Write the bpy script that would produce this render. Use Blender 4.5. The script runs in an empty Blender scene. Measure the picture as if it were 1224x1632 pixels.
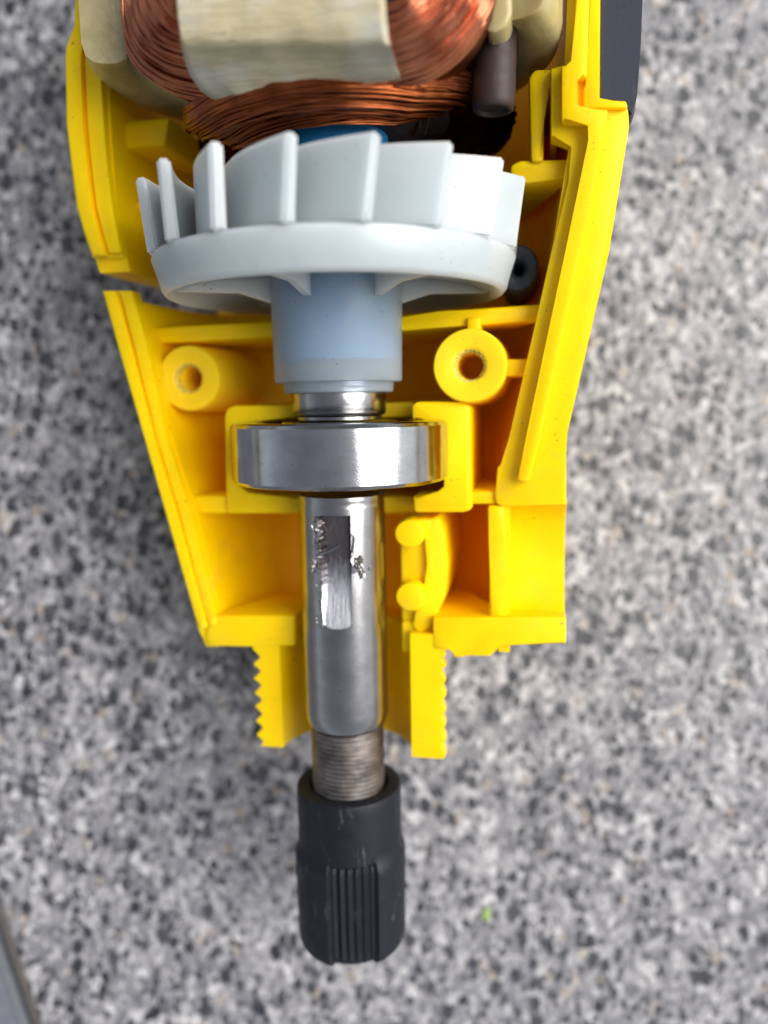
import bpy, bmesh, math, random
from mathutils import Vector, Matrix, noise
R = math.radians
random.seed(7)
sc = bpy.context.scene
C = sc.collection
MM = 0.001

# ------------------------------------------------------------------ camera
TABLE_D = 0.1081            # camera height above the counter, metres
F, CX, CY = 1225.0, 612.0, 816.0
cam_d = bpy.data.cameras.new("camera")
cam = bpy.data.objects.new("camera", cam_d); C.objects.link(cam)
cam.location = (0, 0, TABLE_D)
cam_d.sensor_fit = 'HORIZONTAL'; cam_d.sensor_width = 36.0
cam_d.lens = 36.0 * F / 1224.0
cam_d.clip_start = 0.002; cam_d.clip_end = 200
cam_d.dof.use_dof = True
cam_d.dof.focus_distance = 0.074
cam_d.dof.aperture_fstop = 14.5
sc.camera = cam

# ------------------------------------------------------------------ sky and sun
SUN_AZ, SUN_EL = 12.0, 49.0          # azimuth measured from +x towards +y
world = bpy.data.worlds.new("World"); sc.world = world; world.use_nodes = True
wn = world.node_tree.nodes; wl = world.node_tree.links
sky = wn.new("ShaderNodeTexSky"); sky.sky_type = 'NISHITA'; sky.sun_disc = False
sky.sun_elevation = R(SUN_EL); sky.sun_rotation = R(90 - SUN_AZ)
sky.air_density = 1.0; sky.dust_density = 3.0; sky.ozone_density = 1.0
wn["Background"].inputs[1].default_value = 0.088
hs = wn.new("ShaderNodeHueSaturation"); hs.inputs['Saturation'].default_value = 0.35      # a veiled, nearly white sky
wl.new(sky.outputs[0], hs.inputs['Color']); wl.new(hs.outputs[0], wn["Background"].inputs[0])
sun_d = bpy.data.lights.new("sun", 'SUN'); sun = bpy.data.objects.new("sun", sun_d); C.objects.link(sun)
sun_d.energy = 2.5; sun_d.angle = R(52); sun_d.color = (1.0, 0.97, 0.93)
sdir = Vector((math.cos(R(SUN_EL))*math.cos(R(SUN_AZ)), math.cos(R(SUN_EL))*math.sin(R(SUN_AZ)), math.sin(R(SUN_EL))))
sun.rotation_euler = sdir.to_track_quat('Z', 'Y').to_euler()
sun.location = sdir * 1.0
sc.view_settings.view_transform = 'Standard'; sc.view_settings.look = 'None'
sc.view_settings.gamma = 1.0; sc.view_settings.exposure = 0.80
sc.cycles.max_bounces = 14; sc.cycles.diffuse_bounces = 10; sc.cycles.glossy_bounces = 5
sc.cycles.transmission_bounces = 8; sc.cycles.transparent_max_bounces = 8

# ------------------------------------------------------------------ tool frame (x right, y along the shaft, z out of the parting plane)
def ray(px, py): return Vector(((px-CX)/F, -(py-CY)/F, -1.0))
down = Vector((238.0, 183.0, -F)).normalized()
mpl = ray(537, 500).cross(ray(560, 1400))
ty = mpl.cross(down).normalized()
if ty.y < 0: ty = -ty
tz = -down
tx = ty.cross(tz).normalized()
TR = Matrix((tx, ty, tz)).transposed()
TRi = TR.transposed()
ORG = ray(542.75, 725) * 82.4            # bearing centre seen from the camera, mm
TOOL = Matrix.Translation((ORG + Vector((0, 0, TABLE_D*1000))) * MM) @ TR.to_4x4()
eye = TRi @ (-ORG)                         # camera position in the tool frame, mm

def P(px, py, z=0.0):
    d = TRi @ ray(px, py)
    t = (z - eye.z) / d.z
    p = eye + d*t
    return Vector((p.x, p.y, z))
def ax(py): return 537 + (py-500)*23/900.0
def Y(py, z=0.0): return P(ax(py), py, z).y
def cyl(px, py, r):
    d = TRi @ ray(px, py)
    a = d.x**2 + d.z**2; b = 2*(eye.x*d.x + eye.z*d.z); c = eye.x**2 + eye.z**2 - r*r
    t = (-b - math.sqrt(max(b*b-4*a*c, 0))) / (2*a)
    p = eye + d*t
    return math.atan2(p.x, p.z), p.y

# ------------------------------------------------------------------ materials
def mat(name):
    m = bpy.data.materials.new(name); m.use_nodes = True
    nt = m.node_tree; b = nt.nodes["Principled BSDF"]
    tc = nt.nodes.new("ShaderNodeTexCoord"); mp = nt.nodes.new("ShaderNodeMapping")
    mp.inputs['Scale'].default_value = (1000, 1000, 1000)
    nt.links.new(tc.outputs['Object'], mp.inputs['Vector'])
    return m, nt, b, mp
def nz(nt, vec, scale, detail=3, rough=0.5, stretch=None):
    if stretch:
        s = nt.nodes.new("ShaderNodeMapping"); s.inputs['Scale'].default_value = stretch
        nt.links.new(vec, s.inputs['Vector']); vec = s.outputs[0]
    n = nt.nodes.new("ShaderNodeTexNoise"); n.inputs['Scale'].default_value = scale
    n.inputs['Detail'].default_value = detail; n.inputs['Roughness'].default_value = rough
    nt.links.new(vec, n.inputs['Vector']); return n.outputs[0]
def ramp(nt, fac, stops, const=False):
    r = nt.nodes.new("ShaderNodeValToRGB"); nt.links.new(fac, r.inputs[0])
    if const: r.color_ramp.interpolation = 'CONSTANT'
    e = r.color_ramp.elements
    while len(e) < len(stops): e.new(0.5)
    for k, (p, c) in enumerate(stops):
        e[k].position = p; e[k].color = (c[0], c[1], c[2], 1) if not isinstance(c, (int, float)) else (c, c, c, 1)
    return r.outputs[0]
def mixc(nt, fac, a, b):
    m = nt.nodes.new("ShaderNodeMix"); m.data_type = 'RGBA'
    if isinstance(fac, (int, float)): m.inputs[0].default_value = fac
    else: nt.links.new(fac, m.inputs[0])
    for v, i in ((a, 6), (b, 7)):
        if isinstance(v, tuple): m.inputs[i].default_value = (*v, 1)
        else: nt.links.new(v, m.inputs[i])
    return m.outputs[2]
def bump(nt, b, h, strength, dist, prev=None):
    n = nt.nodes.new("ShaderNodeBump"); n.inputs['Strength'].default_value = strength
    n.inputs['Distance'].default_value = dist; nt.links.new(h, n.inputs['Height'])
    if prev: nt.links.new(prev, n.inputs['Normal'])
    nt.links.new(n.outputs[0], b.inputs['Normal']); return n.outputs[0]

def plastic(name, col, rough=0.36, sss=0.0, rad=(0.003, 0.0018, 0.0003), dirt=True):
    m, nt, b, mp = mat(name)
    v = mp.outputs[0]
    c = col
    if dirt:
        d = ramp(nt, nz(nt, v, 2.6, 2, 0.6), [(0.0, 0), (0.70, 0), (0.73, 1)])
        dm = ramp(nt, nz(nt, v, 0.22, 2), [(0.0, 0), (0.48, 0), (0.58, 1)])
        mm = nt.nodes.new("ShaderNodeMath"); mm.operation = 'MULTIPLY'
        nt.links.new(d, mm.inputs[0]); nt.links.new(dm, mm.inputs[1])
        cloud = mixc(nt, ramp(nt, nz(nt, v, 0.35, 4), [(0.35, 0), (0.7, 1)]), col, tuple(x*0.93 for x in col))
        c = mixc(nt, mm.outputs[0], cloud, (0.12, 0.07, 0.02))
        sm = ramp(nt, nz(nt, v, 0.16, 5, 0.7), [(0.0, 0), (0.56, 0), (0.72, 0.30)])
        c = mixc(nt, sm, c, (0.62, 0.40, 0.05))
        nt.links.new(c, b.inputs['Base Color'])
    else: b.inputs['Base Color'].default_value = (*col, 1)
    rr = ramp(nt, nz(nt, v, 0.6, 3), [(0.3, rough-0.05), (0.7, rough+0.08)])
    nt.links.new(rr, b.inputs['Roughness'])
    b.inputs['Specular IOR Level'].default_value = 0.2
    if sss:
        b.inputs['Subsurface Weight'].default_value = sss
        b.inputs['Subsurface Radius'].default_value = rad
        b.inputs['Subsurface Scale'].default_value = 1.0
    bump(nt, b, nz(nt, v, 3.0, 3), 0.12, 0.0001)
    return m
YELLOW = plastic('yellow_plastic', (0.95, 0.60, 0.0), 0.42, 0.3, (0.004, 0.0012, 0.0001))
BLUE = plastic('blue_insulation', (0.02, 0.19, 0.42), 0.4, 0, dirt=False)
def cream_ring():
    m, nt, b, mp = mat('beige_resin')
    c = mixc(nt, ramp(nt, nz(nt, mp.outputs[0], 0.3, 3), [(0.3, 0), (0.7, 1)]), (0.30, 0.245, 0.10), (0.42, 0.37, 0.20))
    nt.links.new(c, b.inputs['Base Color']); b.inputs['Roughness'].default_value = 0.28
    b.inputs['Subsurface Weight'].default_value = 0.4; b.inputs['Subsurface Radius'].default_value = (0.003, 0.0025, 0.001)
    b.inputs['Subsurface Scale'].default_value = 1.0
    bump(nt, b, nz(nt, mp.outputs[0], 0.9, 3), 0.3, 0.0003)
    return m
BEIGE = cream_ring()
def milky(name, trans, c0=(0.41, 0.455, 0.465), c1=(0.37, 0.42, 0.44)):
    m, nt, b, mp = mat(name)
    v = mp.outputs[0]
    speck = ramp(nt, nz(nt, v, 3.0, 2, 0.6), [(0.0, 0), (0.675, 0), (0.71, 1)])
    dm = ramp(nt, nz(nt, v, 0.25, 2), [(0.0, 0), (0.5, 0), (0.62, 1)])
    mm = nt.nodes.new("ShaderNodeMath"); mm.operation = 'MULTIPLY'
    nt.links.new(speck, mm.inputs[0]); nt.links.new(dm, mm.inputs[1])
    cloud = mixc(nt, ramp(nt, nz(nt, v, 0.2, 4), [(0.3, 0), (0.7, 1)]), c0, c1)
    c = mixc(nt, mm.outputs[0], cloud, (0.10, 0.09, 0.08))
    nt.links.new(c, b.inputs['Base Color'])
    b.inputs['Roughness'].default_value = 0.33
    b.inputs['Subsurface Weight'].default_value = 0.8
    b.inputs['Subsurface Radius'].default_value = (0.0045, 0.0045, 0.0045); b.inputs['Subsurface Scale'].default_value = 1.0
    if trans:
        b.inputs['Transmission Weight'].default_value = trans; cloudn = c; b.inputs['IOR'].default_value = 1.18
        b.inputs['Roughness'].default_value = 0.28
    bump(nt, b, nz(nt, v, 1.6, 3), 0.15, 0.0001)
    return m
MILKY = milky('milky_nylon', 0.0)
MILKY_HUB = milky('milky_nylon_thin', 0.62, (0.56, 0.66, 0.73), (0.50, 0.61, 0.70))
def steel(name, base, r0, r1, brush=0.25, dark=0.0):
    m, nt, b, mp = mat(name)
    v = mp.outputs[0]
    b.inputs['Metallic'].default_value = 1.0
    br = nz(nt, v, 1.0, 4, 0.65, (0.6, 14, 0.6))
    c = mixc(nt, ramp(nt, nz(nt, v, 0.5, 4), [(0.35, 0), (0.75, 1)]), base, tuple(x*(0.78-dark) for x in base))
    sp = ramp(nt, nz(nt, v, 4.0, 2), [(0.0, 0), (0.70, 0), (0.74, 1)])
    c = mixc(nt, sp, c, tuple(x*0.35 for x in base))
    nt.links.new(c, b.inputs['Base Color'])
    nt.links.new(ramp(nt, br, [(0.3, r0), (0.7, r1)]), b.inputs['Roughness'])
    n1 = bump(nt, b, br, brush*0.5, 0.00002)
    bump(nt, b, nz(nt, v, 6.0, 3), 0.15, 0.00004, n1)
    return m
STEEL = steel('ground_steel', (0.34, 0.335, 0.335), 0.15, 0.26)
BEAR = steel('polished_bearing_steel', (0.43, 0.435, 0.45), 0.09, 0.17, 0.06)
THREAD = steel('dull_threaded_steel', (0.25, 0.225, 0.21), 0.36, 0.58, 0.9, 0.45)
SLOT_MID = cyl(535, 925, 4.38)[1]
def slotmat():
    m, nt, b, mp = mat('milled_steel')
    b.inputs['Metallic'].default_value = 1.0
    # dark reflection painted into the colour at the keyway's bearing end, with noisy edge
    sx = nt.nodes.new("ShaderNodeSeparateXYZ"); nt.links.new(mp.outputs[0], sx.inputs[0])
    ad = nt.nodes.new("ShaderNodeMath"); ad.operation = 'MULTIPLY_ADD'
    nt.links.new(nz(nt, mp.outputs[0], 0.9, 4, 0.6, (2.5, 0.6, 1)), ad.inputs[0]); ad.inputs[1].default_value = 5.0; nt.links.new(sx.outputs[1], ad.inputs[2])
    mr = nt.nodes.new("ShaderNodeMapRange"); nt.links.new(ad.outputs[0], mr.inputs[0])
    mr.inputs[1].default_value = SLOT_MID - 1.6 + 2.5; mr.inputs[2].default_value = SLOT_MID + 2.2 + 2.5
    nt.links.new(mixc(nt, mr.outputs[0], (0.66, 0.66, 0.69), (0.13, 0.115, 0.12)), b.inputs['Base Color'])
    br = nz(nt, mp.outputs[0], 1.0, 4, 0.7, (9, 0.35, 0.35))
    nt.links.new(ramp(nt, br, [(0.3, 0.28), (0.7, 0.45)]), b.inputs['Roughness'])
    bump(nt, b, br, 0.5, 0.00006)
    return m
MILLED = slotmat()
def rubber(name, col, rough, scr=0.0):
    m, nt, b, mp = mat(name); v = mp.outputs[0]
    s = ramp(nt, nz(nt, v, 1.0, 5, 0.7, (1.2, 0.25, 1.0)), [(0.0, 0), (0.60, 0), (0.72, 1)])
    c = mixc(nt, s, col, tuple(x + scr for x in col))
    nt.links.new(c, b.inputs['Base Color']); b.inputs['Specular IOR Level'].default_value = 0.3
    nt.links.new(ramp(nt, nz(nt, v, 0.7, 4), [(0.3, rough-0.06), (0.7, rough+0.12)]), b.inputs['Roughness'])
    bump(nt, b, nz(nt, v, 5.0, 3), 0.2, 0.00006)
    return m
BLACK = rubber('black_oxide_steel', (0.005, 0.0065, 0.010), 0.46, 0.06)
GRIP = rubber('black_rubber', (0.030, 0.036, 0.052), 0.5, 0.02)
DARKSL = rubber('brown_sleeving', (0.035, 0.022, 0.020), 0.5, 0.02)
def copper(name, c0, c1, r):
    m, nt, b, mp = mat(name)
    b.inputs['Metallic'].default_value = 1.0
    oi = nz(nt, mp.outputs[0], 0.45, 4)
    nt.links.new(mixc(nt, ramp(nt, oi, [(0.3, 0), (0.7, 1)]), c0, c1), b.inputs['Base Color'])
    b.inputs['Roughness'].default_value = r
    return m
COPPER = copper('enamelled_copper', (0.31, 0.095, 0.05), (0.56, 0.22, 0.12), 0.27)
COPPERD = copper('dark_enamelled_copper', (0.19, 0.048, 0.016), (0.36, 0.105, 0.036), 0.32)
def paper():
    m, nt, b, mp = mat('fibrous_paper'); v = mp.outputs[0]
    f = nz(nt, v, 0.8, 6, 0.65, (0.22, 2.0, 2.0))
    c = mixc(nt, ramp(nt, f, [(0.35, 0), (0.68, 1)]), (0.66, 0.585, 0.37), (0.47, 0.40, 0.23))
    st = ramp(nt, nz(nt, v, 0.22, 4), [(0.45, 0), (0.7, 0.8)])
    c = mixc(nt, st, c, (0.62, 0.61, 0.55))
    nt.links.new(c, b.inputs['Base Color']); b.inputs['Roughness'].default_value = 0.85
    bump(nt, b, nz(nt, v, 1.5, 6, 0.7, (0.3, 1.6, 1.6)), 1.0, 0.0005)
    return m
PAPER = paper()
def granite():
    m, nt, b, mp = mat('speckled_granite'); v = mp.outputs[0]
    w = nt.nodes.new("ShaderNodeMapping"); w.inputs['Scale'].default_value = (1.22, 0.92, 1.2); w.inputs['Rotation'].default_value = (0, 0, 0.25)
    nt.links.new(v, w.inputs['Vector'])
    wn_ = nt.nodes.new("ShaderNodeTexNoise"); wn_.inputs['Scale'].default_value = 0.9; nt.links.new(w.outputs[0], wn_.inputs['Vector'])
    ad = nt.nodes.new("ShaderNodeVectorMath"); ad.operation = 'MULTIPLY_ADD'
    nt.links.new(wn_.outputs['Color'], ad.inputs[0]); ad.inputs[1].default_value = (0.55, 0.55, 0.0); nt.links.new(w.outputs[0], ad.inputs[2])
    def vor(scale):
        vo = nt.nodes.new("ShaderNodeTexVoronoi"); vo.inputs['Scale'].default_value = scale
        vo.inputs['Randomness'].default_value = 1.0; vo.voronoi_dimensions = '2D'
        nt.links.new(ad.outputs[0], vo.inputs['Vector'])
        s = nt.nodes.new("ShaderNodeSeparateColor"); nt.links.new(vo.outputs['Color'], s.inputs[0])
        return s
    def vfull(scale, off):
        of = nt.nodes.new("ShaderNodeVectorMath"); of.operation = 'ADD'; of.inputs[1].default_value = (off, off*1.7, 0)
        nt.links.new(ad.outputs[0], of.inputs[0])
        vo = nt.nodes.new("ShaderNodeTexVoronoi"); vo.inputs['Scale'].default_value = scale; vo.voronoi_dimensions = '2D'
        nt.links.new(of.outputs[0], vo.inputs['Vector'])
        s_ = nt.nodes.new("ShaderNodeSeparateColor"); nt.links.new(vo.outputs['Color'], s_.inputs[0])
        return vo.outputs['Distance'], s_
    def math_(op, x, y):
        n = nt.nodes.new("ShaderNodeMath"); n.operation = op
        for k, q in enumerate((x, y)):
            if isinstance(q, (int, float)): n.inputs[k].default_value = q
            else: nt.links.new(q, n.inputs[k])
        return n.outputs[0]
    _, a = vfull(0.80, 0.0); _, b2 = vfull(1.55, 31.0)
    big = ramp(nt, a.outputs[0], [(0.0, (0.15, 0.15, 0.165)), (0.22, (0.22, 0.22, 0.235)), (0.50, (0.30, 0.295, 0.305)), (0.76, (0.46, 0.455, 0.46)), (0.90, (0.66, 0.65, 0.65)), (0.975, (0.42, 0.34, 0.25))], True)
    small = ramp(nt, b2.outputs[1], [(0.0, (0.09, 0.09, 0.105)), (0.25, (0.19, 0.19, 0.205)), (0.55, (0.30, 0.30, 0.31)), (0.82, (0.60, 0.60, 0.61))], True)
    c = mixc(nt, 0.42, big, small)
    for sc_, off, rad, prob in ((0.40, 57.0, 0.40, 0.66), (0.70, 83.0, 0.40, 0.42), (1.3, 11.0, 0.38, 0.25)):      # dark mineral pits of three sizes
        d_, r_ = vfull(sc_, off)
        size = math_('MULTIPLY', math_('ADD', r_.outputs[1], math_('MULTIPLY', math_('SUBTRACT', nz(nt, v, 1.6, 2), 0.5), 1.4)), rad*1.2)
        pit = math_('MULTIPLY', math_('LESS_THAN', d_, size), math_('LESS_THAN', r_.outputs[0], prob))
        c = mixc(nt, pit, c, mixc(nt, r_.outputs[2], (0.012, 0.015, 0.021), (0.060, 0.062, 0.070)))
    g = nz(nt, v, 3.0, 3, 0.6)
    c2 = mixc(nt, ramp(nt, g, [(0.3, 0), (0.7, 1)]), (0.70, 0.695, 0.695), (0.93, 0.925, 0.93))
    mu = nt.nodes.new("ShaderNodeMix"); mu.data_type = 'RGBA'; mu.blend_type = 'MULTIPLY'; mu.inputs[0].default_value = 1
    nt.links.new(c, mu.inputs[6]); nt.links.new(c2, mu.inputs[7])
    nt.links.new(mu.outputs[2], b.inputs['Base Color'])
    b.inputs['Roughness'].default_value = 0.5
    bump(nt, b, g, 0.2, 0.0002)
    return m
GRANITE = granite()
def plainmat(name, col, rough, metal=0.0):
    m, nt, b, mp = mat(name)
    c = mixc(nt, ramp(nt, nz(nt, mp.outputs[0], 0.4, 4), [(0.3, 0), (0.7, 1)]), col, tuple(x*0.8 for x in col))
    nt.links.new(c, b.inputs['Base Color']); b.inputs['Roughness'].default_value = rough; b.inputs['Metallic'].default_value = metal
    bump(nt, b, nz(nt, mp.outputs[0], 2.0, 3), 0.2, 0.0001)
    return m

# ------------------------------------------------------------------ mesh helpers
def link(name, me, m, parent=None, sharp=35):
    o = bpy.data.objects.new(name, me); C.objects.link(o)
    if m: me.materials.append(m)
    if parent: o.parent = parent
    for p in me.polygons: p.use_smooth = True
    me.set_sharp_from_angle(angle=R(sharp))
    return o
def mesh(name, verts, faces, m, parent=None, sharp=35, scale=MM, fix=True):
    me = bpy.data.meshes.new(name)
    me.from_pydata([tuple(Vector(v)*scale) for v in verts], [], faces); me.update()
    if fix:
        bm = bmesh.new(); bm.from_mesh(me); bmesh.ops.recalc_face_normals(bm, faces=bm.faces); bm.to_mesh(me); bm.free()
    return link(name, me, m, parent, sharp)
def thing(name, label, cat, mw=None, group=None):
    o = bpy.data.objects.new(name, None); C.objects.link(o)
    o.empty_display_size = 0.005
    if mw is not None: o.matrix_world = mw
    o['label'] = label; o['category'] = cat
    if group: o['group'] = group
    return o
def prism_bm(bm, poly, ztop, zbot, bev=0.25, seg=2, segs_bev=2, taper=0.0):
    """poly: list of (x,y) mm; ztop number; zbot number or function(x,y)"""
    pts = []
    n = len(poly)
    for i in range(n):
        a = Vector(poly[i][:2]); b = Vector(poly[(i+1) % n][:2])
        k = max(1, int((b-a).length / 6.0)) if callable(zbot) else 1
        for j in range(k): pts.append(a.lerp(b, j/k))
    area = sum(pts[i].x*pts[(i+1) % len(pts)].y - pts[(i+1) % len(pts)].x*pts[i].y for i in range(len(pts)))
    if area < 0: pts.reverse()
    top = [bm.verts.new((p.x, p.y, ztop)) for p in pts]
    bot = [bm.verts.new((p.x, p.y, min(zbot(p.x, p.y) if callable(zbot) else zbot, ztop-0.5))) for p in pts]
    ft = bm.faces.new(top); fb = bm.faces.new(list(reversed(bot)))
    m_ = len(pts); sides = []
    for i in range(m_):
        j = (i+1) % m_
        sides.append(bm.faces.new((top[i], bot[i], bot[j], top[j])))
    if bev > 0:
        ed = list(ft.edges)
        for i in range(m_):
            a = pts[i-1]; b = pts[i]; c = pts[(i+1) % m_]
            if (b-a).length > 1e-6 and (c-b).length > 1e-6 and (b-a).angle(c-b) > 0.35:
                e = bm.edges.get((top[i], bot[i]))
                if e: ed.append(e)
        bmesh.ops.bevel(bm, geom=ed, offset=bev, segments=segs_bev, affect='EDGES', profile=0.5, clamp_overlap=True)
def bm_obj(name, bm, m, parent, sharp=40):
    bmesh.ops.recalc_face_normals(bm, faces=bm.faces)
    bmesh.ops.scale(bm, vec=(MM, MM, MM), verts=bm.verts)
    me = bpy.data.meshes.new(name); bm.to_mesh(me); bm.free()
    return link(name, me, m, parent, sharp)
def prism(name, poly_px, ztop, zbot, m, parent, bev=0.25, sharp=40):
    bm = bmesh.new()
    prism_bm(bm, [P(x, y, ztop)[:2] for x, y in poly_px], ztop, zbot, bev)
    return bm_obj(name, bm, m, parent, sharp)
def strip_px(path, w):
    """centre line in pixels -> closed outline of width w (number or list)"""
    L, Rr = [], []
    for i, p in enumerate(path):
        a = Vector(path[max(i-1, 0)]); b = Vector(path[min(i+1, len(path)-1)])
        p = Vector(p)
        d1 = (p-a); d2 = (b-p)
        if d1.length < 1e-6: d1 = d2
        if d2.length < 1e-6: d2 = d1
        n1 = Vector((-d1.y, d1.x)).normalized(); n2 = Vector((-d2.y, d2.x)).normalized()
        nn = (n1+n2).normalized(); k = 1/max(nn.dot(n1), 0.4)
        ww = (w[i] if isinstance(w, (list, tuple)) else w)/2
        L.append(tuple(p+nn*ww*k)); Rr.append(tuple(p-nn*ww*k))
    return L + Rr[::-1]
def lathe(name, prof, m, parent, segs=96, rfun=None, a0=0, a1=360, close=True, sharp=35, axis_x=0.0):
    """profile [(y, r)] revolved about the shaft axis (y)"""
    full = abs(a1-a0) >= 359.9
    n = segs if full else segs+1
    V, Fc = [], []
    for y, r in prof:
        for k in range(n):
            t = R(a0 + (a1-a0)*k/segs)
            rr = rfun(t, y, r) if rfun else r
            V.append((axis_x + rr*math.sin(t), y, rr*math.cos(t)))
    m_ = len(prof)
    for i in range(m_-1):
        for k in range(segs):
            k2 = (k+1) % n if full else k+1
            Fc.append((i*n+k, i*n+k2, (i+1)*n+k2, (i+1)*n+k))
    if close and full:
        Fc.append(tuple(range(n-1, -1, -1))); Fc.append(tuple(range((m_-1)*n, m_*n)))
    return mesh(name, V, Fc, m, parent, sharp)
def tubes(name, paths, rad, m, parent, sides=6):
    V, Fc = [], []
    for path in paths:
        pts = [Vector(p) for p in path]
        if len(pts) < 2: continue
        base = len(V); up = None
        for i, p in enumerate(pts):
            t = (pts[min(i+1, len(pts)-1)] - pts[max(i-1, 0)]).normalized()
            if up is None:
                up = t.orthogonal().normalized()
            else:
                up = (up - t*up.dot(t)).normalized()
            s = t.cross(up)
            for k in range(sides):
                a = 2*math.pi*k/sides
                V.append(p + (up*math.cos(a) + s*math.sin(a))*rad)
        for i in range(len(pts)-1):
            for k in range(sides):
                k2 = (k+1) % sides
                Fc.append((base+i*sides+k, base+i*sides+k2, base+(i+1)*sides+k2, base+(i+1)*sides+k))
    return mesh(name, V, Fc, m, parent, 60, fix=False)
def catmull(pts, n):
    out = []
    m_ = len(pts)
    for i in range(m_-1):
        p0 = pts[max(i-1, 0)]; p1 = pts[i]; p2 = pts[i+1]; p3 = pts[min(i+2, m_-1)]
        for k in range(n):
            t = k/n
            out.append(0.5*((2*p1) + (p2-p0)*t + (2*p0-5*p1+4*p2-p3)*t*t + (3*p1-p0-3*p2+p3)*t**3))
    out.append(pts[-1]); return out
def lerp1(tab, y):
    if y <= tab[0][0]: return tab[0][1]
    for (a, u), (b, v) in zip(tab, tab[1:]):
        if y <= b: return u + (v-u)*(y-a)/(b-a)
    return tab[-1][1]

# ------------------------------------------------------------------ the counter
def wpt(px, py, z=0.0):      # a point on the counter plane, metres
    d = ray(px, py); t = (TABLE_D - z)
    return Vector((d.x*t, d.y*t, z))
A = wpt(10, 1470); B = wpt(65, 1632)
e = (B-A).normalized(); nrm = Vector((-e.y, e.x, 0))     # nrm: to the right of the edge
if nrm.x < 0: nrm = -nrm
def slab(name, a, b, w, ztop, zbot, m, bev=0.0008):
    bm = bmesh.new()
    q = [a, b, b+nrm*w, a+nrm*w]
    v = [bm.verts.new((p.x, p.y, ztop)) for p in q] + [bm.verts.new((p.x, p.y, zbot)) for p in q]
    f = bm.faces.new(v[:4]); bm.faces.new(v[7:3:-1])
    for i in range(4): bm.faces.new((v[i], v[4+i], v[4+(i+1) % 4], v[(i+1) % 4]))
    if bev: bmesh.ops.bevel(bm, geom=list(f.edges), offset=bev, segments=3, affect='EDGES')
    bmesh.ops.recalc_face_normals(bm, faces=bm.faces)
    me = bpy.data.meshes.new(name); bm.to_mesh(me); bm.free()
    o = link(name, me, m); o['kind'] = 'structure'; return o
slab('countertop', A - e*0.45, A + e*0.25, 0.7, 0.0, -0.02, GRANITE, 0.0003)
TRIM = plainmat('worn_edge_band', (0.085, 0.076, 0.068), 0.6)
PALE = plainmat('pale_grey_metal', (0.13, 0.14, 0.165), 0.5)
DARK = plainmat('dark_gap_filler', (0.012, 0.012, 0.013), 0.8)
slab('countertop_edge_band', A - e*0.45 - nrm*0.0015, A + e*0.25 - nrm*0.0015, 0.0014, -0.0002, -0.02, TRIM, 0.0006)
slab('joint', A - e*0.45 - nrm*0.0032, A + e*0.25 - nrm*0.0032, 0.0016, -0.007, -0.02, DARK, 0.0)
slab('side_ledge', A - e*0.45 - nrm*0.20, A + e*0.25 - nrm*0.20, 0.1967, -0.002, -0.03, PALE, 0.001)
bm = bmesh.new(); bmesh.ops.create_grid(bm, x_segments=4, y_segments=4, size=30)
bmesh.ops.translate(bm, verts=bm.verts, vec=(0, 0, -0.9))
me = bpy.data.meshes.new('ground'); bm.to_mesh(me); bm.free()
g = link('ground', me, plainmat('paving_grey', (0.25, 0.25, 0.24), 0.8)); g['kind'] = 'structure'

# ------------------------------------------------------------------ housing half
housing = thing('housing_half', 'yellow plastic half shell of an opened power tool, lying on the speckled grey counter', 'tool housing', TOOL)
LO = [(-60, 121), (40, 121), (75, 105), (200, 107), (330, 122), (410, 147), (462, 163), (1020, 322), (1034, 330)]
LI = [(-60, 156), (100, 160), (200, 166), (300, 174), (400, 193), (462, 210), (550, 234), (700, 266), (820, 305), (980, 342), (1034, 350)]
RI = [(-60, 907), (230, 912), (400, 882), (700, 813), (745, 800), (805, 794), (1034, 794)]
RO = [(-60, 962), (165, 962), (200, 1000), (400, 970), (690, 903), (803, 903), (808, 812), (1034, 812)]
HH = [(-60, 27.5), (120, 26), (350, 25.2), (500, 25), (640, 23.5), (820, 21.5), (980, 18.5), (1034, 16.5)]
PEXP = 3.0
def rowpx(py):
    return (P(lerp1(LO, py), py).x, P(lerp1(LI, py), py).x, P(lerp1(RI, py), py).x, P(lerp1(RO, py), py).x, P(540, py).y, lerp1(HH, py))
rows_py = sorted(set([-60, -20, 20, 40, 75, 100, 150, 165, 200, 250, 300, 350, 380, 400, 411, 421, 432, 442, 452, 462, 480, 520, 560, 600, 640, 690, 745, 790, 803, 808, 860, 910, 960, 1000, 1034]))
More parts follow.
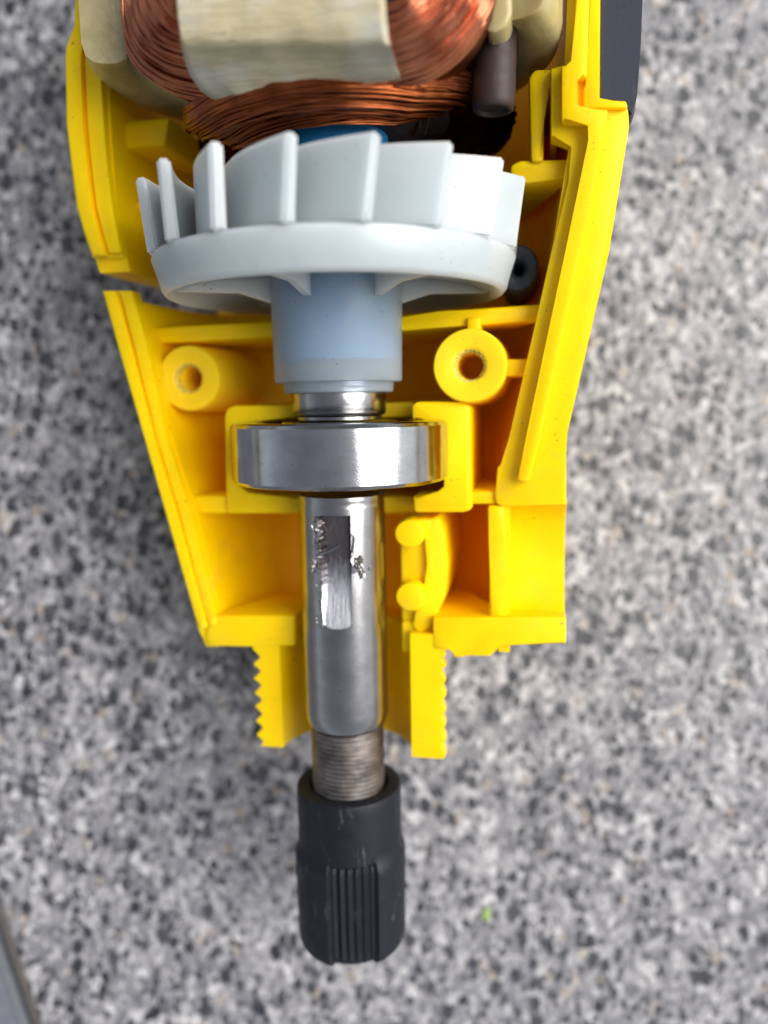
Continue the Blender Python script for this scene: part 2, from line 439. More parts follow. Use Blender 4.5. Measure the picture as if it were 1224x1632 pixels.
def shell():
    NA = 56; V = []; rows = []
    for py in rows_py:
        xlo, xli, xri, xro, y, H = rowpx(py)
        inn, out = [], []
        for k in range(NA+1):
            a = -math.pi/2 + math.pi*k/NA
            s, c = math.sin(a), max(math.cos(a), 0)
            u = (abs(s)**(2/PEXP)); w = c**(2/PEXP)
            X = (xri if s > 0 else -xli)*u*(1 if s > 0 else -1)
            inn.append((X, y, -1.4 - (H-1.4)*w))
            Xo = (xro if s > 0 else -xlo)*u*(1 if s > 0 else -1)
            out.append((Xo, y, -1.4 - (H+2.2-1.4)*w))
        rows.append((inn, out))
    n = NA+1
    for inn, out in rows: V += inn + out
    def I(i, k): return i*2*n + k
    def O(i, k): return i*2*n + n + k
    keep = [[True]*NA for _ in range(len(rows)-1)]
    for i in range(len(rows)-1):
        mid = (rows_py[i]+rows_py[i+1])/2
        for k in range(NA):
            if 411 < mid < 462 and k < 13: keep[i][k] = False
    Fc = []
    nr = len(rows)-1
    for i in range(nr):
        for k in range(NA):
            if not keep[i][k]: continue
            Fc.append((I(i,k), I(i,k+1), I(i+1,k+1), I(i+1,k)))
            Fc.append((O(i,k), O(i+1,k), O(i+1,k+1), O(i,k+1)))
            if k == 0 or not keep[i][k-1]: Fc.append((I(i,k), I(i+1,k), O(i+1,k), O(i,k)))
            if k == NA-1 or not keep[i][k+1]: Fc.append((I(i,k+1), O(i,k+1), O(i+1,k+1), I(i+1,k+1)))
            if i == 0 or not keep[i-1][k]: Fc.append((I(i,k), O(i,k), O(i,k+1), I(i,k+1)))
            if i == nr-1 or not keep[i+1][k]: Fc.append((I(i+1,k), I(i+1,k+1), O(i+1,k+1), O(i+1,k)))
    return mesh('shell_wall', V, Fc, YELLOW, housing, 40)
sh = shell()
ytab = [(rowpx(py)[4], rowpx(py)) for py in rows_py][::-1]
def zfloor(x, y):
    for (ya, ra), (yb, rb) in zip(ytab, ytab[1:]):
        if y <= yb: break
    t = min(max((y-ya)/(yb-ya), 0), 1)
    xli = ra[1]+(rb[1]-ra[1])*t; xri = ra[2]+(rb[2]-ra[2])*t; H = ra[5]+(rb[5]-ra[5])*t
    s = min(abs(x/(xri if x > 0 else xli)), 1.0)
    return -1.4 - (H-1.4)*max(1-s**PEXP, 0)**(1/PEXP) - 0.9
def rib(name, poly, ztop, bev=0.3): return prism(name, poly, ztop, zfloor, YELLOW, housing, bev)

# left parting face: two lips with a groove between them
def side_band(tab_o, tab_i, ys, f0, f1):
    L = [(lerp1(tab_o, y)*(1-f0) + lerp1(tab_i, y)*f0, y) for y in ys]
    Rr = [(lerp1(tab_o, y)*(1-f1) + lerp1(tab_i, y)*f1, y) for y in ys]
    return L + Rr[::-1]
ys1 = [-60, 40, 58, 75, 100, 200, 260, 330, 370, 411]; ys2 = [463, 550, 700, 820, 980, 1005]
prism('flange', side_band(LO, LI, ys1, -0.01, 1.02), -0.9, -2.6, YELLOW, housing, 0.15)
prism('flange', side_band(LO, LI, ys2 + [1031], -0.01, 1.02), -0.9, -2.6, YELLOW, housing, 0.15)
for ys in (ys1, ys2):
    prism('outer_lip', side_band(LO, LI, ys[:-1] + [ys[-1]-4], 0.02, 0.42), 0.1, -1.2, YELLOW, housing, 0.22)
    prism('inner_lip', side_band(LO, LI, ys[:-1] + [ys[-1]-8], 0.56, 0.98), -0.2, -1.2, YELLOW, housing, 0.22)

# right parting face with its sealing rail
prism('flange', [(903, -60), (903, 107), (878, 107), (878, 218), (914, 232), (906, 290), (880, 400), (811, 700), (801, 742), (793, 744), (789, 790), (791, 803), (800, 807), (901, 805),
                 (901, 690), (971, 400), (1003, 200), (1001, 163), (955, 172), (958, -60)], -0.9, -3.0, YELLOW, housing, 0.2)
prism('sealing_rail', strip_px([(931, -60), (925, 112), (905, 113), (905, 183), (956, 184), (949, 225), (916, 390), (851, 690), (833, 768)],
      [22, 21, 21, 21, 23, 23, 25, 22, 19]), 0.5, -1.2, YELLOW, housing, 0.28)
prism('step', [(941, -60), (958, -60), (952, 160), (998, 160), (1001, 172), (930, 172), (930, 140), (937, 130)], -0.2, -1.3, YELLOW, housing, 0.2)
bm = bmesh.new()
gp = [(960, -70), (1026, -70), (1025, -20), (1023, 30), (1021, 75), (1018, 118), (1015, 155), (1011, 182), (1004, 196), (1002, 172), (985, 160), (953, 156)]
prism_bm(bm, [P(x, y, -0.9)[:2] for x, y in gp], -0.9, -15, 0.0)
tops = [e_ for e_ in bm.edges if all(v.co.z > -1 for v in e_.verts) and min(v.co.x for v in e_.verts) > P(1000, 60, -0.9).x]
bmesh.ops.bevel(bm, geom=tops, offset=2.4, segments=6, affect='EDGES', clamp_overlap=True)
bm_obj('rubber_grip', bm, GRIP, housing, 60)
# spindle-lock scoop, lower right: half-round channel
def scoop():
    x0 = P(800, 900, -1).x; x1 = P(903, 900, -1).x
    y0 = P(850, 804, -1).y; y1 = P(850, 992, -1).y
    yc = (y0+y1)/2; rr = (y0-y1)/2
    V, Fc = [], []; N = 28
    for x in (x0, x1):
        for k in range(N+1):
            a = math.pi*k/N
            V.append((x, yc + rr*math.cos(a), -1.6 - rr*0.78*math.sin(a)))
        for k in range(N+1):
            a = math.pi*k/N
            V.append((x, yc + (rr+0.6)*math.cos(a), -1.6-8 - 1.0*math.sin(a)))
    n = N+1
    for k in range(N):
        Fc.append((k, k+1, 2*n+k+1, 2*n+k)); Fc.append((n+k, 3*n+k, 3*n+k+1, n+k+1))
        Fc.append((k, n+k, n+k+1, k+1)); Fc.append((2*n+k, 2*n+k+1, 3*n+k+1, 3*n+k))
    Fc.append((0, 2*n, 3*n, n)); Fc.append((N, n+N, 3*n+N, 2*n+N))
    mesh('scoop', V, Fc, YELLOW, housing, 40)
scoop()
rib('rib', [(777, 806), (803, 806), (806, 860), (809, 920), (806, 988), (778, 988), (781, 920), (779, 860)], -1.0, 0.35)
rib('end_wall', [(690, 984), (902, 984), (902, 1026), (800, 1026), (796, 1034), (787, 1036), (783, 1046), (752, 1046), (748, 1042), (738, 1048), (723, 1048), (721, 1034), (690, 1034)], -0.5, 0.3)
rib('end_wall', [(338, 981), (470, 981), (470, 1030), (385, 1030), (333, 1030), (326, 1012)], -0.5, 0.3)

# ribs and shelves (upper left, deep)
rib('shelf', [(165, 196), (270, 186), (262, 232), (172, 240)], -4.5, 0.4)
rib('shelf', [(165, 322), (262, 322), (262, 338), (165, 338)], -6.0, 0.4)
rib('rib', [(222, 524), (300, 520), (440, 512), (440, 537), (300, 545), (222, 548)], -3.6, 0.4)
rib('rib', [(560, 512), (700, 496), (866, 484), (862, 512), (700, 522), (560, 535)], -3.0, 0.5)
rib('rib', [(744, 505), (766, 505), (767, 545), (744, 545)], -2.4, 0.3)
rib('rib', [(798, 572), (846, 572), (846, 599), (798, 601)], -2.2, 0.35)
# upper right
rib('shelf', [(812, 262), (830, 254), (912, 252), (908, 285), (815, 296)], -3.0, 0.6)
rib('rib', [(842, 122), (852, 109), (882, 108), (882, 140), (866, 146), (866, 258), (846, 258)], -2.4, 0.5)
rib('rib', [(878, 108), (902, 108), (902, 128), (890, 135), (890, 215), (878, 218)], -1.6, 0.2)
# bearing seat
rib('bearing_seat', [(357, 664), (360, 652), (372, 646), (480, 646), (480, 668), (388, 669), (378, 676), (378, 778), (394, 790), (480, 790), (480, 819), (360, 819)], -1.6, 0.35)
rib('bearing_seat', [(656, 646), (664, 640), (735, 640), (749, 648), (752, 812), (740, 817), (660, 817), (658, 790), (700, 788), (713, 778), (713, 672), (657, 670)], -0.6, 0.4)
rib('seat_wall', [(470, 650), (660, 640), (660, 664), (470, 668)], -6.4, 0.2)
rib('seat_wall', [(470, 792), (660, 792), (660, 818), (470, 818)], -6.0, 0.2)
rib('rib', [(298, 790), (362, 790), (362, 819), (306, 819)], -2.0, 0.35)
rib('rib', [(748, 783), (796, 783), (796, 804), (748, 804)], -1.4, 0.35)
# pin block right of the spindle
rib('pin_block', [(637, 832), (644, 826), (688, 826), (688, 990), (640, 990)], -2.3, 0.4)
rib('pin_block', strip_px([(686, 826), (692, 850), (697, 900), (694, 950), (676, 992), (660, 1002)], [26, 30, 32, 30, 26, 22]), -1.5, 0.35)
rib('pin_block', [(640, 832), (646, 827), (690, 827), (690, 846), (660, 852), (641, 850)], -1.45, 0.3)
for (px, py, r) in ((653, 851, 1.62), (655, 952, 1.66)):
    c = P(px, py, -0.1); bm = bmesh.new()
    poly = [(c.x + r*math.cos(2*math.pi*k/28), c.y + r*0.93*math.sin(2*math.pi*k/28)) for k in range(28)]
    prism_bm(bm, poly, -0.1, -6, 0.18); bm_obj('pin', bm, YELLOW, housing)
# floor under the spindle between walls
rib('channel_floor', [(640, 990), (700, 990), (700, 1040), (640, 1040)], -2.0, 0.3)

# screw posts
def boss(px, py, z, rpx, hole_px, label):
    c = P(px, py, z); r = P(px+rpx, py, z).x - c.x; h = P(px+hole_px, py, z).x - c.x
    prof = [(-h*0.85, z-9), (h*0.9, z-9)]
    N = 64; rings = [(h*0.85, -9.0), (h*0.95, -0.9), (h*1.02, -0.35), (h*1.18, -0.12), (h*1.42, 0.0), (r*0.97, 0.0), (r, -0.12), (r*1.02, -0.5), (r*1.13, -14)]
    V, Fc = [], []
    for ri, (rr, dz) in enumerate(rings):
        for k in range(N):
            a = 2*math.pi*k/N
            j = 1 + (0.06*noise.noise(Vector((math.cos(a)*3+px, math.sin(a)*3, ri*0.7))) if ri in (1, 2, 3, 4) else 0)
            V.append((c.x + rr*j*math.cos(a), c.y + rr*j*math.sin(a), z+dz))
    for i in range(len(rings)-1):
        for k in range(N):
            k2 = (k+1) % N; Fc.append((i*N+k, i*N+k2, (i+1)*N+k2, (i+1)*N+k))
    Fc.append(tuple(range(N)))
    o = mesh('screw_boss', V, Fc, BOSS, housing, 35)
    o.data.materials.append(GRIME)
    for p in o.data.polygons:
        q = p.center*1000
        if h*0.97 < math.hypot(q.x-c.x, q.y-c.y) < h*1.2: p.material_index = 1
    return o
def bossmat():
    m = plastic('scuffed_yellow_plastic', (0.92, 0.62, 0.01), 0.5, 0.3, (0.003, 0.001, 0.0001))
    return m
BOSS = bossmat()
def grime():
    m, nt, b, mp = mat('grimy_yellow_edge')
    f = ramp(nt, nz(nt, mp.outputs[0], 3.6, 4, 0.75), [(0.42, 0), (0.66, 1)])
    nt.links.new(mixc(nt, f, (0.80, 0.60, 0.06), (0.20, 0.165, 0.06)), b.inputs['Base Color']); b.inputs['Roughness'].default_value = 0.7
    bump(nt, b, nz(nt, mp.outputs[0], 3.0, 3), 0.6, 0.0003)
    return m
GRIME = grime()
boss(300, 603, -2.6, 48, 19, '')
boss(748, 583, 0.0, 58.5, 22.5, '')

# threaded half neck
def neck():
    ya, yb = Y(1008), Y(1203)
    V, Fc = [], []; NA, NY = 40, 150
    ri = 7.1; n = NA+1
    for i in range(NY+1):
        y = ya + (yb-ya)*i/NY
        for k in range(n):
            a = -math.pi/2 + math.pi*k/NA
            V.append((7.55*math.sin(a) - 0.35, y, -0.6 - 7.3*math.cos(a)))
        for k in range(n):
            a = -math.pi/2 + math.pi*k/NA
            tt = (y-ya)/-1.72 + a/(2*math.pi) + 0.2
            saw = abs((tt % 1.0)*2-1)
            amp = 0.95 if a < 0 else 0.55
            ro = 10.35 - amp*(saw**0.8) if y < Y(1042) else 10.3
            if a > 0: ro += 0.15
            ro += 0.12*noise.noise(Vector((a*2, y*1.7, 3)))
            ro += 0.72
            V.append((ro*math.sin(a) - 0.12, y, -0.6 - ro*math.cos(a)))
    def I(i, k): return i*2*n+k
    def O(i, k): return i*2*n+n+k
    for i in range(NY):
        for k in range(NA):
            Fc.append((I(i,k), I(i,k+1), I(i+1,k+1), I(i+1,k))); Fc.append((O(i,k), O(i+1,k), O(i+1,k+1), O(i,k+1)))
        Fc.append((I(i,0), I(i+1,0), O(i+1,0), O(i,0))); Fc.append((I(i,NA), O(i,NA), O(i+1,NA), I(i+1,NA)))
    for k in range(NA):
        Fc.append((I(0,k), O(0,k), O(0,k+1), I(0,k+1))); Fc.append((I(NY,k), I(NY,k+1), O(NY,k+1), O(NY,k)))
    mesh('threaded_neck', V, Fc, YELLOW, housing, 30)
neck()

# ------------------------------------------------------------------ rotor assembly
rotor = thing('rotor_assembly', 'steel spindle with milky white fan, ball bearing and black splined end piece', 'motor rotor', TOOL)
# shaft below the bearing with the damaged keyway
RS = 4.65
yT, yB = Y(786), Y(1146, 0)
tl, ys0 = cyl(510, 822, RS); tr, _ = cyl(558, 822, RS); _, ys1_ = cyl(535, 1003, RS)
def shaft():
    ths = []
    t = -math.pi
    base = [-math.pi + 2*math.pi*k/120 for k in range(120)]
    slot = [tl + (tr-tl)*k/22 for k in range(23)]
    eps = 0.004
    ths = sorted([b for b in base if not (tl-0.13 < b < tr+0.13)] + slot + [tl-eps, tr+eps, tl-0.02, tl-0.05, tl-0.09, tr+0.02, tr+0.05, tr+0.09])
    yy = [yT + (ys0+0.3-yT)*k/6 for k in range(6)]
    M = 110
    yslot = [ys0 + (ys1_-ys0)*k/M for k in range(M+1)]
    yy += [ys0+0.012] + yslot + [ys1_-0.012] + [ys1_-0.3 + (yB-(ys1_-0.3))*k/14 for k in range(15)]
    n = len(ths); V, Fc, mi = [], [], []
    grooveY = yT - 0.75
    for y in yy:
        for th in ths:
            r = RS
            if abs(y-grooveY) < 0.12: r -= 0.05
            if y < yB+0.3: r -= 0.3-(y-yB)
            s = (y-ys1_)/(ys0-ys1_)           # 0 at the tip end, 1 at the bearing end
            cc = 0.5
            ed = 0.0
            w = (th-tl)/(tr-tl)
            if 0 <= s <= 1 and -1e-6 <= w <= 1+1e-6:
                inset = 0.0
                if s < 0.06:
                    inset = 0.30*(1-math.sqrt(max(1-(1-s/0.06)**2, 0)))
                if inset <= w <= 1-inset*0.8:
                    fl = 4.49 - 1.2*(1-(1-min(s/0.42, 1))**2)
                    fl += 0.012*noise.noise(Vector((w*14, y*0.3, 0)))
                    rr = fl/max(math.cos(th-(tl+tr)/2), 0.5)
                    r = min(r, rr)
            elif 0.0 <= s <= 1:
                dist = (tl-th) if th < tl else (th-tr)
                if dist < 0.13:
                    k = 1-dist/0.13
                    amp = 0.0 if th > tr else 0.2
                    r += amp*k*max(noise.noise(Vector((y*2.3, th*6, 5)))+0.25, 0)
                    if th < tl and 0.62 < s < 0.97: r -= 1.0*k*max(0, noise.noise(Vector((y*1.6, th*9, 15)))+0.35)
                    db = abs(s-0.56)
                    if db < 0.06: r += 0.3*k*(1-db/0.06)
            t_ = th
            if -0.02 <= s <= 1.02:       # torn, wandering edges of the keyway
                wl_ = max(0, 1-abs(th-tl)/0.16); wr_ = max(0, 1-abs(th-tr)/0.10)
                up = min(max((s-0.30)/0.15, 0), 1)
                t_ += wl_*(0.075*up+0.012)*noise.noise(Vector((y*1.5, 2, 7))) + wl_*(0.03*up+0.006)*noise.noise(Vector((y*5.5, 4, 1)))
                t_ += wr_*0.022*up*noise.noise(Vector((y*2.4, 9, 3)))
            V.append((r*math.sin(t_), y, r*math.cos(t_)))
    for i in range(len(yy)-1):
        for k in range(n):
            k2 = (k+1) % n
            Fc.append((i*n+k, i*n+k2, (i+1)*n+k2, (i+1)*n+k))
    Fc.append(tuple(range(n))); Fc.append(tuple(range((len(yy)-1)*n, len(yy)*n)))
    o = mesh('shaft', V, Fc, STEEL, rotor, 32)
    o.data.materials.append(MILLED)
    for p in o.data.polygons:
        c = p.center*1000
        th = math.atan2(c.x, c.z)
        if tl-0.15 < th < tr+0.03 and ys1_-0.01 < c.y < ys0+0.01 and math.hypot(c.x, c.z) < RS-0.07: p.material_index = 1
    return o
shaft()
# burrs thrown up beside the keyway
def burr(px, py, sx, sy, h, seed):
    th, y = cyl(px, py, RS)
    bm = bmesh.new(); bmesh.ops.create_icosphere(bm, subdivisions=3, radius=1)
    for v in bm.verts:
        d = 1 + 0.9*noise.noise(v.co*1.7 + Vector((seed, 0, 0))) + 0.6*noise.noise(v.co*4 + Vector((0, seed, 0)))
        q = Vector((v.co.x*sx, v.co.y*sy, v.co.z*h))*d
        r = RS + q.z - 0.03; t2 = th + q.x/RS
        v.co = (r*math.sin(t2), y+q.y, r*math.cos(t2))
    bm_obj('burr', bm, STEEL, rotor, 18)
for b_ in ((571, 899, .5, .62, .42, 1), (576, 914, .36, .5, .34, 2), (588, 906, .2, .2, .15, 8), (499, 903, .33, .75, .22, 3), (506, 850, .1, .5, .2, 4), (563, 868, .07, .8, .15, 7), (505, 990, .12, .3, .15, 9), (506, 940, .1, .6, .12, 10)):
    burr(*b_)
def hairs():
    ps = []
    for seed, pts in enumerate(([(503, 826), (498, 836), (502, 850), (500, 866)], [(512, 845), (507, 858), (503, 864)], [(498, 826), (503, 824), (508, 829)], [(510, 884), (522, 880), (542, 870)], [(560, 852), (564, 858), (561, 880)])):
        q = []
        for i, (a, b) in enumerate(pts):
            t, y = cyl(a, b, RS+0.1); rr = RS + 0.12 + 0.15*(i % 2)
            q.append(Vector((rr*math.sin(t), y, rr*math.cos(t))))
        ps.append(catmull(q, 8))
    tubes('swarf', ps, 0.075, BEAR, rotor, 5)
hairs()
# spacer collar between fan and bearing
y1, y2 = Y(618, 4.7), Y(662, 4.7)
lathe('collar', [(y1+2, 4.3), (y1, 4.98), (y2+0.25, 4.98), (y2, 4.85), (y2-0.2, 4.5), (y2-0.5, 4.5)], STEEL, rotor)
# bearing
yb1, yb2 = Y(676, 11), Y(784, 11)
bc = (yb1+yb2)/2
lathe('bearing_outer_ring', [(yb1-0.25, 8.9), (yb1, 9.0), (yb1, 10.95), (yb1-0.12, 11.25), (yb1-0.45, 11.5), (yb2+0.45, 11.5), (yb2+0.12, 11.25), (yb2, 10.95), (yb2, 9.0), (yb2+0.25, 8.9)], BEAR, rotor, 128, sharp=25)
lathe('bearing_seal', [(yb1-0.3, 6.2), (yb1-0.25, 8.95), (yb2+0.25, 8.95), (yb2+0.3, 6.2)], GRIP, rotor, 96, close=False)
lathe('bearing_inner_ring', [(yb1, 4.3), (yb1, 6.0), (yb1-0.3, 6.25), (yb2+0.3, 6.25), (yb2, 6.0), (yb2, 4.3)], BEAR, rotor, 96)
# threaded end
def thread():
    prof = []; ya, yb = Y(1140), Y(1300); n = 240
    for i in range(n+1): prof.append((ya+(yb-ya)*i/n, 4.0))
    def rf(t, y, r):
        if y > ya-0.75: return 3.72
        ph = ((y-ya)/0.52 + t/(2*math.pi)) % 1.0
        return 4.12 - 0.24*abs(ph*2-1) - 0.07*max(0, noise.noise(Vector((math.cos(t)*2, y*1.2, math.sin(t)*2))))
    lathe('threaded_end', prof, THREAD, rotor, 72, rf, sharp=60)
thread()
# black splined end piece
def cap():
    yt = Y(1243); ys = [Y(1334), Y(1348)]; yb = Y(1491)
    RA, RB = 5.92, 6.36
    prof = [(yt-3, 4.2), (yt-0.25, 4.3), (yt, 4.6), (yt, RA-0.35), (yt-0.15, RA-0.08), (yt-0.5, RA)]
    n1 = 8; 
    for i in range(1, n1+1): prof.append((yt-0.5+(ys[0]-(yt-0.5))*i/n1, RA))
    prof.append(((ys[0]+ys[1])/2, (RA+RB)/2+0.06)); prof.append((ys[1], RB))
    ye = yb+1.4
    for i in range(1, 61): prof.append((ys[1]+(ye-ys[1])*i/60, RB - 0.12*i/60))
    for k in range(1, 9):
        a = math.pi/2*k/8
        prof.append((ye-1.4*math.sin(a), RB-0.12-1.4*(1-math.cos(a))))
    prof.append((ye-1.4, 3.0))
    tc, _ = cyl(563, 1440, RB); t0, _ = cyl(528, 1440, RB); t1, _ = cyl(607, 1440, RB)
    ysh = cyl(565, 1356, RB)[1]
    def rf(t, y, r):
        t = (t+math.pi) % (2*math.pi) - math.pi
        per = 2*math.pi/3
        if y < ys[0]-0.2 and r > 4:
            u = ((t - tc + per/2) % per - per/2)/((t1-t0)/2)
            if abs(u) < 1.06:
                edge = min(1, (1.06-abs(u))/0.08)
                dep = 0.62*min(1, max(0, (ysh-y)/0.9))
                fl = 0.0
                if abs(u) < 0.9:
                    fl = 0.28*(0.5-0.5*math.cos((u+0.9)/1.8*2*math.pi*5))
                    fl *= min(1, max(0, (ysh-0.8-y)/1.2))*min(1, max(0.15, (y-yb-0.2)/1.5))
                return r - edge*dep - fl
        return r
    lathe('splined_end_piece', prof, BLACK, rotor, 540, rf, sharp=38)
cap()
# cooling fan
yr0 = Y(346, 18.9); yr1 = Y(428, 18.0)         # blade side and bearing side of the rim
hubB = Y(607, 6.6); neckB = Y(625, 5.7)
fan = lathe('cooling_fan', [(yr0, 6.0), (yr0, 17.9), (yr0-0.15, 18.25), (yr0-0.5, 18.35), (yr1+1.4, 17.75), (yr1+0.5, 17.55), (yr1+0.1, 17.25), (yr1, 17.0), (yr1+0.15, 16.6), (yr1+0.7, 16.1), (yr1+1.6, 14.0), (yr1+2.0, 10.0), (yr1+2.1, 6.7)], MILKY, rotor, 144, close=False, sharp=40)
ty0 = Y(205, 19.0)
def blade(phi):
    V, Fc = [], []; N, NH = 16, 6
    th0 = 1.35
    for side in (0, 1):
        for i in range(N+1):
            u = i/N
            r = 19.15 + (10.8-19.15)*u
            ph = phi - R(55)*(u**1.15)
            rn = 19.15 + (10.8-19.15)*min(u+0.01, 1.01); pn = phi - R(55)*(min(u+0.01, 1.01)**1.15)
            p = Vector((r*math.sin(ph), 0, r*math.cos(ph))); q = Vector((rn*math.sin(pn), 0, rn*math.cos(pn)))
            t = (q-p).normalized(); nn = Vector((t.z, 0, -t.x))
            w = (th0*(1-0.35*u))*(0.5 if side else -0.5)
            top = ty0
            if u > 0.72: top = ty0 - 3.2*((u-0.72)/0.28)**2
            for j in range(NH+1):
                v = j/NH
                y = (yr0-0.2) + (top-(yr0-0.2))*v
                k = 1.0 - 0.045*(1-v)*(1-u)       # the tips flare outwards
                tw = R(-2.2)*(1-v)
                pos = (p + nn*w*(1-0.15*v))*k
                V.append((pos.x*math.cos(tw)+pos.z*math.sin(tw), y, pos.z*math.cos(tw)-pos.x*math.sin(tw)))
    n = NH+1; S = (N+1)*n
    for i in range(N):
        for j in range(NH):
            a = i*n+j
            Fc.append((a, a+1, a+n+1, a+n)); Fc.append((S+a, S+a+n, S+a+n+1, S+a+1))
        a = i*n+NH; Fc.append((a, S+a, S+a+n, a+n))
    for j in range(NH):
        Fc.append((j, S+j, S+j+1, j+1)); a = N*n+j; Fc.append((a, a+1, S+a+1, S+a))
    for i in range(N): a = i*n; Fc.append((a, a+n, S+a+n, S+a))
    me = bpy.data.meshes.new('blade'); me.from_pydata(V, [], Fc)
    bm = bmesh.new(); bm.from_mesh(me)
    bmesh.ops.recalc_face_normals(bm, faces=bm.faces)
    ed = [e_ for e_ in bm.edges if len(e_.link_faces) == 2 and e_.calc_face_angle() > 0.9]
    bmesh.ops.bevel(bm, geom=ed, offset=0.24, segments=3, affect='EDGES', clamp_overlap=True)
    o = bm_obj('blade', bm, MILKY, rotor, 40); o.parent = fan
for k in range(18): blade(R(5.2 + 20*k))
lathe('fan_hub', [(yr0-1.5, 5.1), (yr0-1.5, 6.85), (hubB+0.2, 6.7), (hubB+0.05, 6.62), (hubB, 6.5), (hubB, 5.85), (neckB+0.12, 5.75), (neckB, 5.6), (neckB, 4.85)], MILKY_HUB, fan, 112, close=False, sharp=35)
def webs():
    for a in (-10, 50, 110, 170, 230, 290):
        bm = bmesh.new()
        poly = [(6.4, yr1+2.6), (17.0, yr1+2.6), (16.6, yr1+0.6), (10.0, yr1+0.5), (6.4, yr1-0.6)]
        vs = [[bm.verts.new((x*math.sin(R(a)) + s*0.4*math.cos(R(a)), y, x*math.cos(R(a)) - s*0.4*math.sin(R(a)))) for x, y in poly] for s in (-1, 1)]
        bm.faces.new(vs[0]); bm.faces.new(vs[1][::-1])
        for i in range(5): bm.faces.new((vs[0][i], vs[1][i], vs[1][(i+1) % 5], vs[0][(i+1) % 5]))
        o = bm_obj('fan_web', bm, MILKY, rotor); o.parent = fan
webs()
# blue insulated core through the fan and up to the windings
lathe('insulating_sleeve', [(neckB+3.4, 5.3), (Y(120), 4.75)], BLUE, rotor, 64)
lathe('insulating_sleeve', [(yr0+0.2, 5.6), (Y(60), 5.65)], BLUE, rotor, 64)
# rotor winding head
def rotor_winding():
    paths = []
    yy0, yy1 = Y(154, 12.5), Y(120, 12)
    for i in range(420):
        u = random.random()
        y = yy0 + (yy1-yy0)*u + random.gauss(0, .15)
        r = 8.8 + 4.6*math.sin(min(u*1.1, 1)*math.pi/2) - abs(random.gauss(0, 0.35))
        sag = random.gauss(0, 0.5); tilt = random.gauss(0.6, 0.45)
        a0 = -random.uniform(60, 105); a1 = random.uniform(55, 100)
        p = []
        for k in range(21):
            a = a0 + (a1-a0)*k/20
            rr = r + 0.9*math.cos(R(a)) + 0.2*noise.noise(Vector((i*0.3, a*0.02, 0)))
            y_ = y + tilt*math.sin(R(a)) - (0.3+sag*0.7)*math.cos(R(a)) + 0.25*noise.noise(Vector((a*0.03, i*0.21, 4)))
            yl = y_ + max(0, abs(a)-45)*0.05
            p.append((rr*1.08*math.sin(R(a)), yl, rr*math.cos(R(a))-0.5))
        paths.append(p)
    for i in range(70):          # loose strands dropping beside the sleeve
        s = random.choice((-1, -1, 1, 1))
        x0 = s*random.uniform(5.5, 12); xe = x0*random.uniform(0.55, 0.9)
        p = []
        for k in range(10):
            t = k/9
            p.append((x0+(xe-x0)*t*t, Y(150)-5.5*t+1.2, 7.5*(1-t**2*0.7)-abs(x0)*0.25 + 0.3*math.sin(i)))
        paths.append(p)
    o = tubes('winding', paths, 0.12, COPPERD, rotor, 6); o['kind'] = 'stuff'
    lathe('winding_core', [(yy0+0.6, 5.0), (yy0+0.6, 7.6), (yy0+2, 10.0), (yy1, 11.8), (yy1+8, 12)], DARKSL, rotor, 48)
rotor_winding()

# ------------------------------------------------------------------ stator
stator = thing('stator', 'copper coils with cream paper wrap and beige end ring behind the fan', 'motor stator', TOOL)
OUT = [((205, -120), 8), ((196, -30), 9), ((196, 40), 9), ((212, 95), 9.5), ((265, 142), 10), ((350, 160), 10.5), ((450, 160), 11), ((560, 146), 11), ((640, 132), 11), ((705, 108), 10.5), ((752, 65), 10), ((784, 10), 9.5), ((800, -60), 8), ((805, -120), 8)]
INN = [((290, -120), 14), ((290, -60), 14.5), ((292, -20), 15), ((300, 0), 15.5), ((320, 15), 15.5), ((370, 22), 15.8), ((450, 22), 16), ((560, 15), 16), ((625, 8), 15.5), ((645, -10), 15.5), ((660, -35), 15), ((668, -60), 14.5), ((672, -90), 14), ((675, -120), 14)]
OUTv = [P(a[0], a[1], z) for a, z in OUT]; INNv = [P(a[0], a[1], z) for a, z in INN]
def coil():
    paths = []
    for layer in range(3):
        for i in range(85):
            k = min(max((i+0.5)/85 + random.gauss(0, 0.012), 0), 1)
            pts = []
            ph = random.uniform(0, 10); zj = random.uniform(-0.3, 0.3)
            for j in range(len(OUTv)):
                p = OUTv[j].lerp(INNv[j], k)
                bulge = 1.9*math.sin(k*math.pi)
                wob = 0.28*noise.noise(Vector((j*0.8, ph, layer)))
                p = p + Vector((wob, wob*0.6 + 0.3*noise.noise(Vector((j*0.6, ph, 9))), bulge - layer*0.42 + zj + 0.22*noise.noise(Vector((ph, j*0.7, 3)))))
                pts.append(p)
            paths.append(catmull(pts, 5))
    o = tubes('field_coil', paths, 0.15, COPPER, stator, 6); o['kind'] = 'stuff'
    # body of the coil under the outer turns
    V, Fc = [], []; M = 12
    sm = list(zip(catmull(OUTv, 3), catmull(INNv, 3)))
    for a, b in sm:
        for q in range(M):
            t = 2*math.pi*q/M
            c = (a+b)/2 + Vector((0, 0, -2.6)); h = (b-a)/2*0.95
            V.append(c + h*math.cos(t) + Vector((0, 0, 3.4*math.sin(t) - (0.8 if math.sin(t) < 0 else 0))))
    for i in range(len(sm)-1):
        for q in range(M):
            q2 = (q+1) % M; Fc.append((i*M+q, i*M+q2, (i+1)*M+q2, (i+1)*M+q))
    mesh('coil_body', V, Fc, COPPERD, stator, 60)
coil()
